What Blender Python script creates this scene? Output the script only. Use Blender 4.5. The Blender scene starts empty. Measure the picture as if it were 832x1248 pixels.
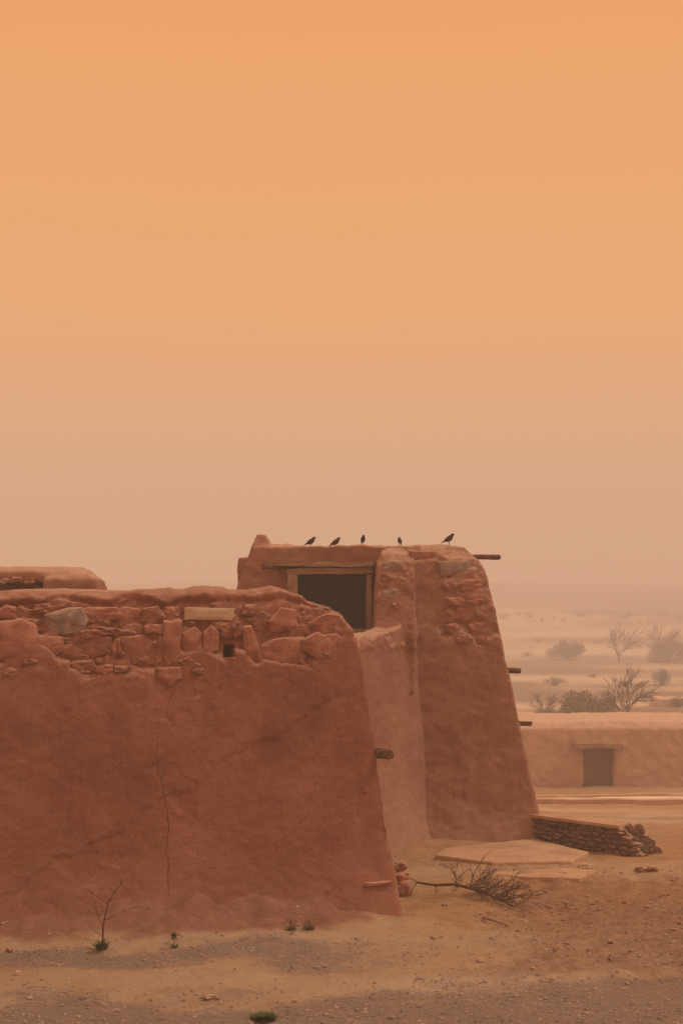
import bpy, bmesh, math, random
from mathutils import Vector, Matrix, noise
from mathutils.bvhtree import BVHTree
random.seed(7)
S = bpy.context.scene
COL = S.collection
F = 1733.0; CX = 416.0; HY = 735.0; CH = 3.2
CAM = Vector((0, 0, CH))
def at(px, py, Y): return Vector(((px-CX)/F*Y, Y, CH+(HY-py)/F*Y))
def fb(x, y, z, s, o=3):
    v = 0; a = 1; f = s
    for i in range(o):
        v += a*noise.noise(Vector((x*f+i*7.3, y*f, z*f))); a *= .5; f *= 2.1
    return v
def sst(a, b, x):
    t = max(0, min(1, (x-a)/(b-a))); return t*t*(3-2*t)
# ------------------------------------------------------------------ materials
class NT:
    def __init__(s, name):
        s.m = bpy.data.materials.new(name); s.m.use_nodes = True; s.nt = s.m.node_tree; s.N = s.nt.nodes; s.L = s.nt.links; s.N.clear()
        s.out = s.N.new('ShaderNodeOutputMaterial'); s.b = s.N.new('ShaderNodeBsdfPrincipled'); s.L.new(s.b.outputs[0], s.out.inputs[0])
        s.b.inputs['Roughness'].default_value = .96; s.b.inputs['Specular IOR Level'].default_value = .12
        s.tc = s.N.new('ShaderNodeTexCoord').outputs['Object']
    def coord(s, sc):
        mp = s.N.new('ShaderNodeMapping'); mp.inputs['Scale'].default_value = sc; s.L.new(s.tc, mp.inputs[0]); return mp.outputs[0]
    def noise(s, sc, d=8, r=.6, co=None):
        n = s.N.new('ShaderNodeTexNoise'); n.inputs['Scale'].default_value = sc; n.inputs['Detail'].default_value = d; n.inputs['Roughness'].default_value = r
        s.L.new(co or s.tc, n.inputs['Vector']); return n.outputs['Fac']
    def ramp(s, f, cs, p0=.3, p1=.7):
        r = s.N.new('ShaderNodeValToRGB'); e = r.color_ramp.elements
        while len(e) < len(cs): e.new(.5)
        for i, c in enumerate(cs):
            if isinstance(c, (int, float)): c = (c,c,c)
            e[i].position = p0+(p1-p0)*i/max(1,len(cs)-1); e[i].color = (*c, 1)
        s.L.new(f, r.inputs[0]); return r.outputs[0]
    def mix(s, f, a, c, mode='MIX'):
        x = s.N.new('ShaderNodeMixRGB'); x.blend_type = mode
        for i, k in enumerate((f, a, c)):
            if isinstance(k, (int, float)): x.inputs[i].default_value = k if i == 0 else (k,k,k,1)
            elif isinstance(k, tuple): x.inputs[i].default_value = (*k, 1)
            else: s.L.new(k, x.inputs[i])
        return x.outputs[0]
    def math(s, op, a, c=0):
        x = s.N.new('ShaderNodeMath'); x.operation = op
        for i, k in enumerate((a, c)):
            if isinstance(k, (int, float)): x.inputs[i].default_value = k
            else: s.L.new(k, x.inputs[i])
        return x.outputs[0]
    def bump(s, h, st, dist, prev=None):
        b = s.N.new('ShaderNodeBump'); b.inputs['Strength'].default_value = st; b.inputs['Distance'].default_value = dist; s.L.new(h, b.inputs['Height'])
        if prev: s.L.new(prev, b.inputs['Normal'])
        return b.outputs[0]
    def voro(s, sc, feat, co=None):
        v = s.N.new('ShaderNodeTexVoronoi'); v.feature = feat; v.inputs['Scale'].default_value = sc; s.L.new(co or s.tc, v.inputs['Vector']); return v.outputs['Distance']
    def done(s, c, n=None):
        s.L.new(c, s.b.inputs['Base Color'])
        if n: s.L.new(n, s.b.inputs['Normal'])
        return s.m
def mat(name, cols, scale=2.0, rough=.95, bump=.3, bscale=30, bdist=.02, stretch=(1,1,1), speck=0, speckcol=(.1,.05,.03), dust_lit=None):
    t = NT(name); t.b.inputs['Roughness'].default_value = rough
    co = t.coord(stretch)
    c = t.ramp(t.noise(scale, 8, .62, co), cols)
    if speck: c = t.mix(t.ramp(t.noise(bscale*1.3, 4), [0, speck], .5, .7), c, speckcol)
    if dust_lit:
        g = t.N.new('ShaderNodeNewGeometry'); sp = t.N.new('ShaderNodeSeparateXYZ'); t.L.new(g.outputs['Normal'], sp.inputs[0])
        c = t.mix(t.math('MULTIPLY', t.ramp(sp.outputs[2], [0,1], .25, .9), .7), c, dust_lit)  # upward faces paled, light from above put into the colour
    return t.done(c, t.bump(t.noise(bscale, 8, .7, co), bump, bdist))
def adobe_mat(name, c0, c1, c2, dust_lit, deep):
    t = NT(name)
    big = t.ramp(t.noise(.9, 6, .6, t.coord((1,1,1))), [c0, c1, c2], .32, .68)
    st = t.ramp(t.noise(2.2, 8, .68, t.coord((1.4,1.4,.4))), [c0, c2], .34, .68)
    c = t.mix(.38, big, st)
    g1 = t.noise(44, 8, .85); c = t.mix(t.ramp(g1, [0,.75], .52, .67), c, deep)
    g2 = t.noise(65, 6, .8, t.coord((1,1.1,.9))); c = t.mix(t.ramp(g2, [0,.6], .54, .68), c, dust_lit)
    sc = t.math('MULTIPLY', t.ramp(t.noise(2.6, 10, .8), [0,1], .54, .68), .28); c = t.mix(sc, c, dust_lit)
    dk = t.math('MULTIPLY', t.ramp(t.noise(1.7, 10, .78, t.coord((1,1,.6))), [0,1], .52, .72), .36); c = t.mix(dk, c, deep)
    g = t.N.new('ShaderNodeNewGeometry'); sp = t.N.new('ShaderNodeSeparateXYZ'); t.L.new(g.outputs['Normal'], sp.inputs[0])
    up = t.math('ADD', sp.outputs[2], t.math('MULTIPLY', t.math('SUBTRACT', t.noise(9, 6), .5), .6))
    c = t.mix(t.math('MULTIPLY', t.ramp(up, [0,1], .28, .85), .9), c, dust_lit)  # lit top edges painted in: pale tone mixed in where the surface faces up
    # wind blown dust clings to the lowest metre of the wall
    pz = t.N.new('ShaderNodeSeparateXYZ'); t.L.new(t.tc, pz.inputs[0])
    lo = t.math('ADD', pz.outputs[2], t.math('MULTIPLY', t.math('SUBTRACT', t.noise(1.5, 8, .7), .5), 1.2))
    c = t.mix(t.math('MULTIPLY', t.ramp(lo, [1,0], -.1, .85), .42), c, dust_lit)
    pt = t.ramp(g.outputs['Pointiness'], [0,1], .525, .61); c = t.mix(t.math('MULTIPLY', pt, .5), c, dust_lit)
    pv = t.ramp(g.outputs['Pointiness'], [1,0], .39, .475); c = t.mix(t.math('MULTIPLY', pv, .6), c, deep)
    n = t.bump(t.noise(5, 5, .5), .22, .05)
    n = t.bump(t.noise(26, 9, .82), .95, .02, n)
    n = t.bump(t.noise(75, 6, .82), 1.0, .012, n)
    pit = t.mix(t.ramp(t.noise(1.8, 3), [0,1], .48, .58), 1.0, t.ramp(t.voro(15, 'F1'), [0,1], .06, .16))
    n = t.bump(pit, .8, .012, n)
    wv = t.N.new('ShaderNodeTexNoise'); wv.inputs['Scale'].default_value = 3; wv.inputs['Detail'].default_value = 6; t.L.new(t.tc, wv.inputs['Vector'])
    warp = t.mix(.5, t.tc, wv.outputs['Color'], 'ADD')
    cr = t.ramp(t.voro(1.0, 'DISTANCE_TO_EDGE', warp), [0,1], 0, .008)
    mk_ = t.ramp(t.noise(.8, 2), [0,1], .56, .62); crk = t.mix(mk_, 1.0, cr)
    n = t.bump(crk, .6, .015, n)
    return t.done(c, n)
M = {}
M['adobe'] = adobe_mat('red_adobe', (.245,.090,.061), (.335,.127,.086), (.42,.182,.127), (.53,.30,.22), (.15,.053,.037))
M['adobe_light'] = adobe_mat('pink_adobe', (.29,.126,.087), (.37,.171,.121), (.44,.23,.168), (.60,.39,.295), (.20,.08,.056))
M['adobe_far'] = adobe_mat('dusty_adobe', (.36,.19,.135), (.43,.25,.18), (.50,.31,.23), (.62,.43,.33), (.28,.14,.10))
LIT_TOP = (.52,.31,.235)  # pale tone painted on stone tops as if lit from above
M['stone_red'] = mat('red_stone', [(.22,.088,.062),(.34,.145,.102),(.45,.225,.163)], 5, bump=.7, bscale=40, bdist=.015, speck=.4, dust_lit=LIT_TOP)
M['stone_dark'] = mat('dark_stone', [(.17,.072,.053),(.28,.122,.09),(.38,.18,.13)], 6, bump=.7, bscale=40, bdist=.015, speck=.4, dust_lit=LIT_TOP)
M['stone_brown'] = mat('brown_stone', [(.11,.07,.052),(.19,.12,.09),(.30,.20,.15)], 7, bump=.8, bscale=40, bdist=.02, speck=.4, dust_lit=LIT_TOP)
M['stone_grey'] = mat('grey_stone', [(.20,.145,.13),(.30,.22,.195),(.41,.305,.27)], 7, bump=.7, bscale=40, bdist=.015, speck=.5, dust_lit=LIT_TOP)
M['stone_pale'] = mat('pale_stone', [(.42,.285,.22),(.52,.37,.29),(.60,.44,.35)], 6, bump=.5, bscale=45, bdist=.012, speck=.35, speckcol=(.3,.18,.13))
M['wood'] = mat('weathered_wood', [(.16,.095,.065),(.31,.20,.14),(.43,.30,.215)], 14, bump=.8, bscale=40, bdist=.015, stretch=(.15,2,2))
M['wood_post'] = mat('weathered_post', [(.17,.105,.072),(.30,.195,.14),(.40,.28,.205)], 14, bump=.8, bscale=40, bdist=.015, stretch=(2,2,.15))
M['wood_dark'] = mat('dark_wood', [(.07,.038,.027),(.14,.08,.055),(.24,.14,.10)], 14, bump=.8, bscale=40, bdist=.015, stretch=(.15,2,2))
M['twig'] = mat('dead_twig', [(.07,.038,.028),(.14,.08,.058)], 10, bump=.3)
M['twig_pale'] = mat('pale_twig', [(.12,.075,.05),(.20,.13,.09)], 10, bump=.3)
M['leaf'] = mat('green_leaf', [(.045,.065,.018),(.10,.13,.035)], 20, bump=.1, rough=.7)
M['leaf_dry'] = mat('dusty_leaf', [(.075,.058,.030),(.14,.105,.055)], 2, bump=.1, rough=.9)
M['leaf_pale'] = mat('pale_dry_leaf', [(.18,.135,.08),(.29,.215,.13)], 2, bump=.1, rough=.9)
M['bird'] = mat('brown_feather', [(.028,.017,.014),(.06,.034,.026)], 60, bump=.2, bscale=150, bdist=.003, rough=.7)
M['bird_wing'] = mat('dark_feather', [(.018,.011,.010),(.04,.022,.018)], 60, bump=.2, bscale=150, bdist=.003, rough=.6)
M['beak'] = mat('dark_beak', [(.02,.015,.012),(.03,.02,.015)], 60, bump=.05, rough=.5)
M['slab'] = mat('dusty_slab', [(.40,.245,.16),(.50,.32,.21),(.57,.38,.265)], 2.2, bump=.7, bscale=22, bdist=.02, speck=.5, speckcol=(.33,.18,.11))
M['road'] = mat('dusty_road', [(.66,.54,.44),(.76,.63,.52)], .8, bump=.2, bscale=12)
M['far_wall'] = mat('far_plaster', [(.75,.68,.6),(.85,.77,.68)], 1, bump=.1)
M['crack'] = mat('crack_shadow', [(.10,.036,.025),(.17,.06,.042)], 20, bump=.2)
M['pebble'] = mat('pebble', [(.15,.11,.09),(.30,.225,.19),(.50,.40,.34)], 3.1, bump=.3, bscale=60, bdist=.005)
M['clod'] = mat('earth_clod', [(.25,.13,.08),(.38,.22,.145)], 6, bump=.5, bscale=50, bdist=.01)

# ------------------------------------------------------------------ object helpers
def link(o): COL.objects.link(o); return o
def tag(o, label=None, cat=None, group=None, kind=None):
    if label: o['label'] = label
    if cat: o['category'] = cat
    if group: o['group'] = group
    if kind: o['kind'] = kind
    return o
def thing(name, loc, label, cat, group=None):
    o = bpy.data.objects.new(name, None); o.empty_display_size = .1; link(o); o.location = loc
    return tag(o, label, cat, group)
def mk(name, V, Fc, material, parent=None, smooth=True):
    me = bpy.data.meshes.new(name); me.from_pydata([tuple(v) for v in V], [], Fc); me.update()
    if smooth: me.polygons.foreach_set('use_smooth', [True]*len(me.polygons))
    me.materials.append(M[material] if isinstance(material, str) else material)
    o = bpy.data.objects.new(name, me); link(o)
    if parent:
        o.parent = parent
        if parent.parent is None: o.matrix_parent_inverse = Matrix.Translation(-Vector(parent.location))
    return o
class MB:
    def __init__(s): s.V = []; s.F = []
    def add(s, V, Fc):
        k = len(s.V); s.V += [Vector(v) for v in V]; s.F += [tuple(i+k for i in f) for f in Fc]
    def hull(s, levels):
        V = []; Fc = []; n = len(levels[0])
        for l in levels: V += l
        for i in range(len(levels)-1):
            for j in range(n):
                a = i*n+j; b = i*n+(j+1) % n; Fc.append((a, b, b+n, a+n))
        Fc.append(tuple(range(n))[::-1]); Fc.append(tuple((len(levels)-1)*n+j for j in range(n)))
        s.add(V, Fc)
    def tb(s, lv):
        s.hull([[(x0,y0,z),(x1,y0,z),(x1,y1,z),(x0,y1,z)] for z,x0,x1,y0,y1 in lv])
    def box(s, x0,x1,y0,y1,z0,z1): s.tb([(z0,x0,x1,y0,y1),(z1,x0,x1,y0,y1)])
    def tube(s, pts, rad, n=6, cap=True, rough=0):
        pts = [Vector(p) for p in pts]; rings = []
        up = Vector((.13,.21,.97)).normalized()
        for i, p in enumerate(pts):
            d = (pts[min(i+1,len(pts)-1)]-pts[max(i-1,0)])
            if d.length < 1e-6: d = Vector((0,0,1))
            d.normalize()
            a = d.cross(up)
            if a.length < .05: a = d.cross(Vector((1,0,0)))
            a.normalize(); b = d.cross(a)
            r = rad[i]
            rings.append([p+(a*math.cos(t)+b*math.sin(t))*r*(1+rough*random.uniform(-1,1)) for t in [k*2*math.pi/n for k in range(n)]])
        V = [v for rg in rings for v in rg]; Fc = []
        for i in range(len(rings)-1):
            for j in range(n):
                a = i*n+j; b = i*n+(j+1) % n; Fc.append((a,b,b+n,a+n))
        if cap: Fc.append(tuple(range(n))[::-1]); Fc.append(tuple((len(rings)-1)*n+j for j in range(n)))
        s.add(V, Fc)
    def build(s, name, material, parent=None, smooth=True): return mk(name, s.V, s.F, material, parent, smooth)

def adobe(name, mb, voxel, smooth, disp, material, parent):
    me = bpy.data.meshes.new('tmp'); me.from_pydata([tuple(v) for v in mb.V], [], mb.F); me.update()
    t = bpy.data.objects.new('tmp', me); link(t)
    r = t.modifiers.new('r', 'REMESH'); r.mode = 'VOXEL'; r.voxel_size = voxel; r.use_smooth_shade = True
    if smooth:
        q = t.modifiers.new('s', 'SMOOTH'); q.iterations = smooth; q.factor = .6
    dg = bpy.context.evaluated_depsgraph_get(); dg.update()
    ev = t.evaluated_get(dg); nm = bpy.data.meshes.new_from_object(ev)
    bpy.data.objects.remove(t)
    V = [v.co.copy() for v in nm.vertices]; NN = [v.normal.copy() for v in nm.vertices]
    for i, v in enumerate(V): V[i] = disp(v, NN[i])
    Fc = [tuple(p.vertices) for p in nm.polygons]
    o = mk(name, V, Fc, material, parent)
    return o, BVHTree.FromPolygons(V, Fc)
def dflt(a1=.045, a2=.016, a3=.006, off=0):
    def f(v, n):
        d = a1*fb(v.x+off, v.y, v.z, .9, 2) + a2*fb(v.x, v.y+off, v.z, 4, 3) + a3*fb(v.x, v.y, v.z, 15, 2)
        return v+n*d
    return f
def cast(bvh, px, py):
    d = Vector(((px-CX)/F, 1, (HY-py)/F)).normalized()
    h = bvh.ray_cast(CAM, d)
    return h[0], h[1]
_ib = bmesh.new(); bmesh.ops.create_icosphere(_ib, subdivisions=3, radius=1)
ICO = ([v.co.copy() for v in _ib.verts], [tuple(v.index for v in f.verts) for f in _ib.faces]); _ib.free()
_ib = bmesh.new(); bmesh.ops.create_icosphere(_ib, subdivisions=1, radius=1)
ICO1 = ([v.co.copy() for v in _ib.verts], [tuple(v.index for v in f.verts) for f in _ib.faces]); _ib.free()
def stone_geo(c, ax, ay, az, w, h, d, pw=.55, rough=.16):
    sd = random.uniform(0, 100)
    rot = random.uniform(-.15, .15); ca, sa = math.cos(rot), math.sin(rot); sk = random.uniform(-.25, .25)
    V = []
    for v in ICO[0]:
        q = Vector([math.copysign(abs(k)**pw, k) for k in v])
        q *= 1+rough*fb(v.x+sd, v.y, v.z, 1.3, 2)*1.6+.05*fb(v.x+sd, v.y, v.z, 4, 1)
        x = q.x*w*(1+sk*q.z); z = q.z*h*(1+.3*sk*q.x); y = q.y*d
        x, z = x*ca-z*sa, x*sa+z*ca
        V.append(c+ax*x+ay*y+az*z)
    return V, ICO[1]
def slab_stone(c, ax, ay, az, w, h, d, N=None, reg=.0):
    N = N or random.choice((5,6,6,7,8)); sd = random.uniform(0, 99)
    a0 = random.random()*6.28; cor = []
    if reg > .5: N = 4; a0 = math.pi/4
    for i in range(N):
        a = a0+(i+random.uniform(-.30,.30)*(1-reg))*2*math.pi/N
        x, z = math.cos(a), math.sin(a); m = max(abs(x), abs(z)); k = (1/m)*random.uniform(.84,1.06)
        k = k*.7+.3*1.08
        cor.append((x*k, z*k))
    pts = []; R = 6
    for i in range(N):
        p, q = cor[i], cor[(i+1) % N]
        for k in range(R):
            t = k/R; pts.append((p[0]*(1-t)+q[0]*t, p[1]*(1-t)+q[1]*t))
    kn = .45 if reg > .5 else 1
    n = len(pts); tx, tz = random.uniform(-.45,.45)*kn, random.uniform(-.2,.5)*kn; V = []; Fc = []
    L = [(1.0,-1.2),(1.02,.1),(.985,.55),(.92,.80),(.70,.96),(.35,1.03)]
    for s, dep in L:
        for x, z in pts:
            x2, z2 = x*s, z*s
            e = 1+.07*noise.noise(Vector((x*2.3+sd, z*2.3, 0)))
            fr = dep+((tx*x2+tz*z2)*.5+kn*(.36*noise.noise(Vector((x2*1.6+sd, z2*1.6, 3)))+.14*noise.noise(Vector((x2*5+sd, z2*5, 5)))))*(1 if dep > 0 else 0)
            V.append(c+ax*(x2*e*w)+az*(z2*e*h)+ay*(fr*d))
    for i in range(len(L)-1):
        for j in range(n):
            a = i*n+j; b = i*n+(j+1) % n; Fc.append((a,b,b+n,a+n))
    V.append(c+ay*(d*(1.04+.2*kn*noise.noise(Vector((sd,0,3)))))); k = len(V)-1
    for j in range(n): Fc.append(((len(L)-1)*n+j, (len(L)-1)*n+(j+1) % n, k))
    return V, Fc
def basis(n):
    n = Vector((n.x, n.y, n.z*.5)).normalized()
    ax = Vector((-n.y, n.x, 0)).normalized(); az = ax.cross(n)
    if az.z < 0: az = -az
    return ax, n, az
def wall_stone(bvh, px, py, w, h, material, parent, name='stone', proud=.0, d=.05, nrm=None, reg=0, rot=None, N=None):
    p, n = cast(bvh, px, py)
    if p is None: return
    if nrm is not None: n = Vector(nrm)
    k = p.y/F
    ax, ay, az = basis(n)
    r = random.uniform(-.14,.14)*(1-reg) if rot is None else rot
    ax, az = ax*math.cos(r)+az*math.sin(r), az*math.cos(r)-ax*math.sin(r)
    V, Fc = slab_stone(p+ay*(proud-d), ax, ay, az, w*k/2*1.04, h*k/2*1.04, d, N=N, reg=reg)
    o = mk(name, V, Fc, material, parent)
    try: o.data.set_sharp_from_angle(angle=math.radians(32))
    except Exception: pass
    return o

# ------------------------------------------------------------------ terrain
PR = [(-40,.1),(0,.05),(12,.0),(18,0),(22,-.25),(32,-1.4),(44,-2.5),(85,-3.7),(150,-5),(220,-5.6),(300,-3.4),(350,-1.0),(450,3.8),(540,9.0),(700,12.5),(1000,14.5),(1600,14.5)]
SL = []
for i in range(len(PR)):
    if i == 0 or i == len(PR)-1: SL.append(0); continue
    a = (PR[i][1]-PR[i-1][1])/(PR[i][0]-PR[i-1][0]); b = (PR[i+1][1]-PR[i][1])/(PR[i+1][0]-PR[i][0])
    SL.append(0 if a*b <= 0 else 2*a*b/(a+b))
def prof(y):
    if y <= PR[0][0]: return PR[0][1]
    for i in range(len(PR)-1):
        if y <= PR[i+1][0]:
            h = PR[i+1][0]-PR[i][0]; t = (y-PR[i][0])/h; t2=t*t; t3=t2*t
            return (2*t3-3*t2+1)*PR[i][1]+(t3-2*t2+t)*h*SL[i]+(-2*t3+3*t2)*PR[i+1][1]+(t3-t2)*h*SL[i+1]
    return PR[-1][1]
WA = Vector((.594, 14.5, 0)); WD = Vector((-.9676, -.2526, 0)); WN = Vector((.2526, -.9676, 0))
MH = [(-.4,0),(.1,.03),(.5,.11),(.9,.22),(1.3,.34),(1.9,.27),(2.5,.31),(3.2,.22),(4.0,.19),(6,.22),(9,.2)]
def mound(x, y):
    r = Vector((x, y, 0))-WA; s = r.dot(WD); q = r.dot(WN)
    if s < -.4 or s > 9 or q > 1.6 or q < -1.6: return 0
    for i in range(len(MH)-1):
        if s <= MH[i+1][0]:
            t = (s-MH[i][0])/(MH[i+1][0]-MH[i][0]); t = t*t*(3-2*t); h = MH[i][1]*(1-t)+MH[i+1][1]*t; break
    q = max(q+.1, 0)
    w = .46+.22*fb(x, y, 3, 1.1, 3)
    return h*math.exp(-(q/w)**2)*(1+.38*fb(x, y, 0, 2.6, 4))
def churn(x, y): return sst(.8, 2.4, x+.7*fb(x, y, 0, .6, 3))*sst(11.6, 12.6, y)*(1-sst(16, 18, y))
def gz(x, y):
    z = prof(y)
    a = sst(25, 200, y)
    z += (.035+.3*a)*fb(x, y, 0, .45*(1-a)+.02*a, 2) if a < 1 else .35*fb(x, y, 0, .02, 2)
    if y > 400: z += 1.6*fb(x, y*.5, 5, .005, 3)*sst(400, 600, y)
    if y < 60:
        z += .020*fb(x, y, 2, 2.2, 3)*(1-sst(40, 60, y))
        if y < 26:
            z += .010*fb(x, y, 7, 9, 2)
            k = churn(x, y)
            if k > 0:
                rut = math.sin((y-.22*x+.25*fb(x, y, 1, .8, 2))*7.5)
                z += k*(.065*fb(x, y, 8, 3.6, 4)+.035*rut*(.5+.5*fb(x, y, 3, .7, 2))-.01)
        z += mound(x, y)
        z += .10*math.exp(-((x-1.1)/.8)**2-((y-18.9)/.6)**2)
    return z
def onground(px, py, y0=8.5):
    dx = (px-CX)/F; dz = (HY-py)/F; Y = y0
    while Y < 900:
        if CH+dz*Y <= gz(dx*Y, Y): break
        Y *= 1.002
    return Vector((dx*Y, Y, gz(dx*Y, Y)))
rows = [-30,-20,-10,-4,0,3,5,6.5]
y = 7.5
while y < 19: rows.append(y); y += .034
while y < 1500: rows.append(y); y *= 1.018
NC = 400
def zones(x, y):
    nz = .75*fb(x*.7, y, 4, .6, 4)+.32*fb(x*.4, y, 9, 1.9, 4)
    v = y-.14*x+nz
    g1 = .9*sst(12.1, 12.7, v)*(1-sst(12.9, 13.5, v))*(1-sst(-.8, 2.0, x+nz))
    g2 = 1-sst(11.3, 12.0, v-.25*sst(0, 2.5, x))
    g3 = .5*sst(.6, 2.4, x+nz*2)*(1-sst(14.5, 16.5, y))*sst(11.7, 12.6, y)
    g4 = .4*sst(.05, .5, fb(x*.6, y, 14, .9, 3))
    return max(g1, g2, g3, g4)
V = []; att = []
for y in rows:
    hw = .9*max(y, 0)+9
    for j in range(NC+1):
        u = -1+2*j/NC; x = hw*(.32*u+.68*u**3)
        V.append((x, y, gz(x, y)))
        md = sst(.02, .10, mound(x, y))
        if y < 25: pale = .30+.9*fb(x*.3, y, 1, .6, 3)
        else:
            q = math.log(y)*7
            pale = .38+1.4*noise.noise(Vector((x/(y*.22)+3, q, 1)))+.8*noise.noise(Vector((x/(y*.07), q*1.7, 4)))
            pale += 1.3*math.exp(-((y-296-.05*x)/11)**2)*(.6+noise.noise(Vector((x/40, 0, 7))))
            pale += .8*math.exp(-((y-150-.12*x)/10)**2)*(.6+noise.noise(Vector((x/15, 0, 9))))
            pale -= .5*math.exp(-((y-335)/16)**2)
            pale -= 1.0*sst(370, 430, y)
        att.append((zones(x, y), md, max(0, min(1, pale)), churn(x, y) if y < 20 else 0))
Fc = []
for i in range(len(rows)-1):
    for j in range(NC):
        a = i*(NC+1)+j; Fc.append((a, a+1, a+NC+2, a+NC+1))
def ground_mat():
    t = NT('sandy_ground')
    at_ = t.N.new('ShaderNodeAttribute'); at_.attribute_name = 'zones'
    sp = t.N.new('ShaderNodeSeparateColor'); t.L.new(at_.outputs['Color'], sp.inputs[0])
    s1 = t.ramp(t.noise(3, 10, .72), [(.38,.205,.105),(.50,.295,.16),(.58,.37,.215)])
    s2 = t.ramp(t.noise(1.1, 8, .65), [(.54,.39,.27),(.70,.54,.41)])
    xyz = t.N.new('ShaderNodeSeparateXYZ'); t.L.new(t.tc, xyz.inputs[0])
    far = t.ramp(t.math('MULTIPLY', xyz.outputs[1], .01), [0,1], .3, .8)
    s1 = t.mix(t.math('MULTIPLY', far, .85), s1, (.215,.145,.11))
    c = t.mix(sp.outputs[2], s1, s2)
    grav = t.ramp(t.noise(55, 7, .88), [(.10,.075,.065),(.29,.215,.18),(.52,.42,.355)], .36, .64)
    grav = t.mix(t.ramp(t.noise(5, 8, .7), [0,.5], .42, .62), grav, (.38,.28,.22))
    ge = t.math('ADD', sp.outputs[0], t.math('ADD', t.math('MULTIPLY', t.math('SUBTRACT', t.noise(22, 8, .8), .5), 1.8), t.math('MULTIPLY', t.math('SUBTRACT', t.noise(2.6, 9, .75), .5), 1.5)))
    c = t.mix(t.math('MULTIPLY', t.ramp(ge, [0,1], .25, .85), .9), c, grav)
    ce = t.math('ADD', at_.outputs['Alpha'], t.math('MULTIPLY', t.math('SUBTRACT', t.noise(5, 8, .72), .5), 1.6))
    c = t.mix(t.math('MULTIPLY', t.ramp(ce, [0,1], .5, 1.1), .7), c, t.ramp(t.noise(13, 8, .75), [(.23,.11,.062),(.47,.27,.16)], .36, .64))
    red = t.ramp(t.noise(5, 8, .7), [(.28,.12,.08),(.42,.205,.145)])
    me_ = t.math('ADD', sp.outputs[1], t.math('MULTIPLY', t.math('SUBTRACT', t.noise(6, 8, .72), .5), 1.3))
    c = t.mix(t.ramp(me_, [0,1], .3, 1.0), c, red)
    c = t.mix(t.ramp(t.noise(110, 4, .8), [0,.75], .54, .68), c, (.14,.085,.06))
    c = t.mix(t.ramp(t.noise(33, 6, .75), [0,.4], .55, .70), c, (.24,.125,.075))
    n = t.bump(t.noise(9, 8, .65), .6, .04); n = t.bump(t.noise(40, 6, .78), 1.0, .024, n); n = t.bump(t.noise(100, 4, .78), .9, .010, n)
    return t.done(c, n)
g = mk('ground', V, Fc, ground_mat()); tag(g, kind='structure')
ca = g.data.color_attributes.new('zones', 'FLOAT_COLOR', 'POINT')
ca.data.foreach_set('color', [c for a in att for c in a])

mb = MB()
for i in range(36000):
    Y = 8.6+(random.random()**1.3)*9.5; x = random.uniform(-1, 1)*(.30*Y)
    r0 = Vector((x, Y, 0))-WA
    if r0.dot(WN) < 0.05 and r0.dot(WD) > -.1: continue
    cl = max(.1, .5+fb(x, Y, 6, 1.5, 2))
    if random.random() > zones(x, Y)*.95*cl*1.4+.07: continue
    s = random.choice((.004,.005,.006,.008,.010,.014))*random.uniform(.8, 1.3)
    if random.random() < .03: s *= 2.0
    sx, sy, sz = s*random.uniform(.8,1.5), s*random.uniform(.8,1.3), s*random.uniform(.5,.8)
    c = Vector((x, Y, gz(x, Y)+sz*.3)); a = random.random()*6.3; cc, ss = math.cos(a), math.sin(a)
    mb.add([(c.x+(q.x*cc*sx-q.y*ss*sy)*random.uniform(.8,1.15), c.y+q.x*ss*sx+q.y*cc*sy, c.z+q.z*sz) for q in ICO1[0]], ICO1[1])
tag(mb.build('gravel', 'pebble', smooth=False), 'small grey brown pebbles strewn over the sand in the foreground', 'gravel', kind='stuff')
mb = MB()
for i in range(2400):
    Y = 11.8+random.random()*6; x = random.uniform(.6, .30*Y)
    if random.random() > churn(x, Y)*(.4+1.2*fb(x, Y, 2, 1.2, 2)): continue
    s = random.choice((.010,.013,.018,.026))*random.uniform(.7, 1.2)
    c = Vector((x, Y, gz(x, Y)+s*.1))
    mb.add([c+Vector((q.x*1.2,q.y,q.z*.55))*s*random.uniform(.75,1.2) for q in ICO1[0]], ICO1[1])
tag(mb.build('earth_clods', 'clod', smooth=False), 'reddish lumps of churned dry earth at right', 'soil', kind='stuff')

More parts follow.
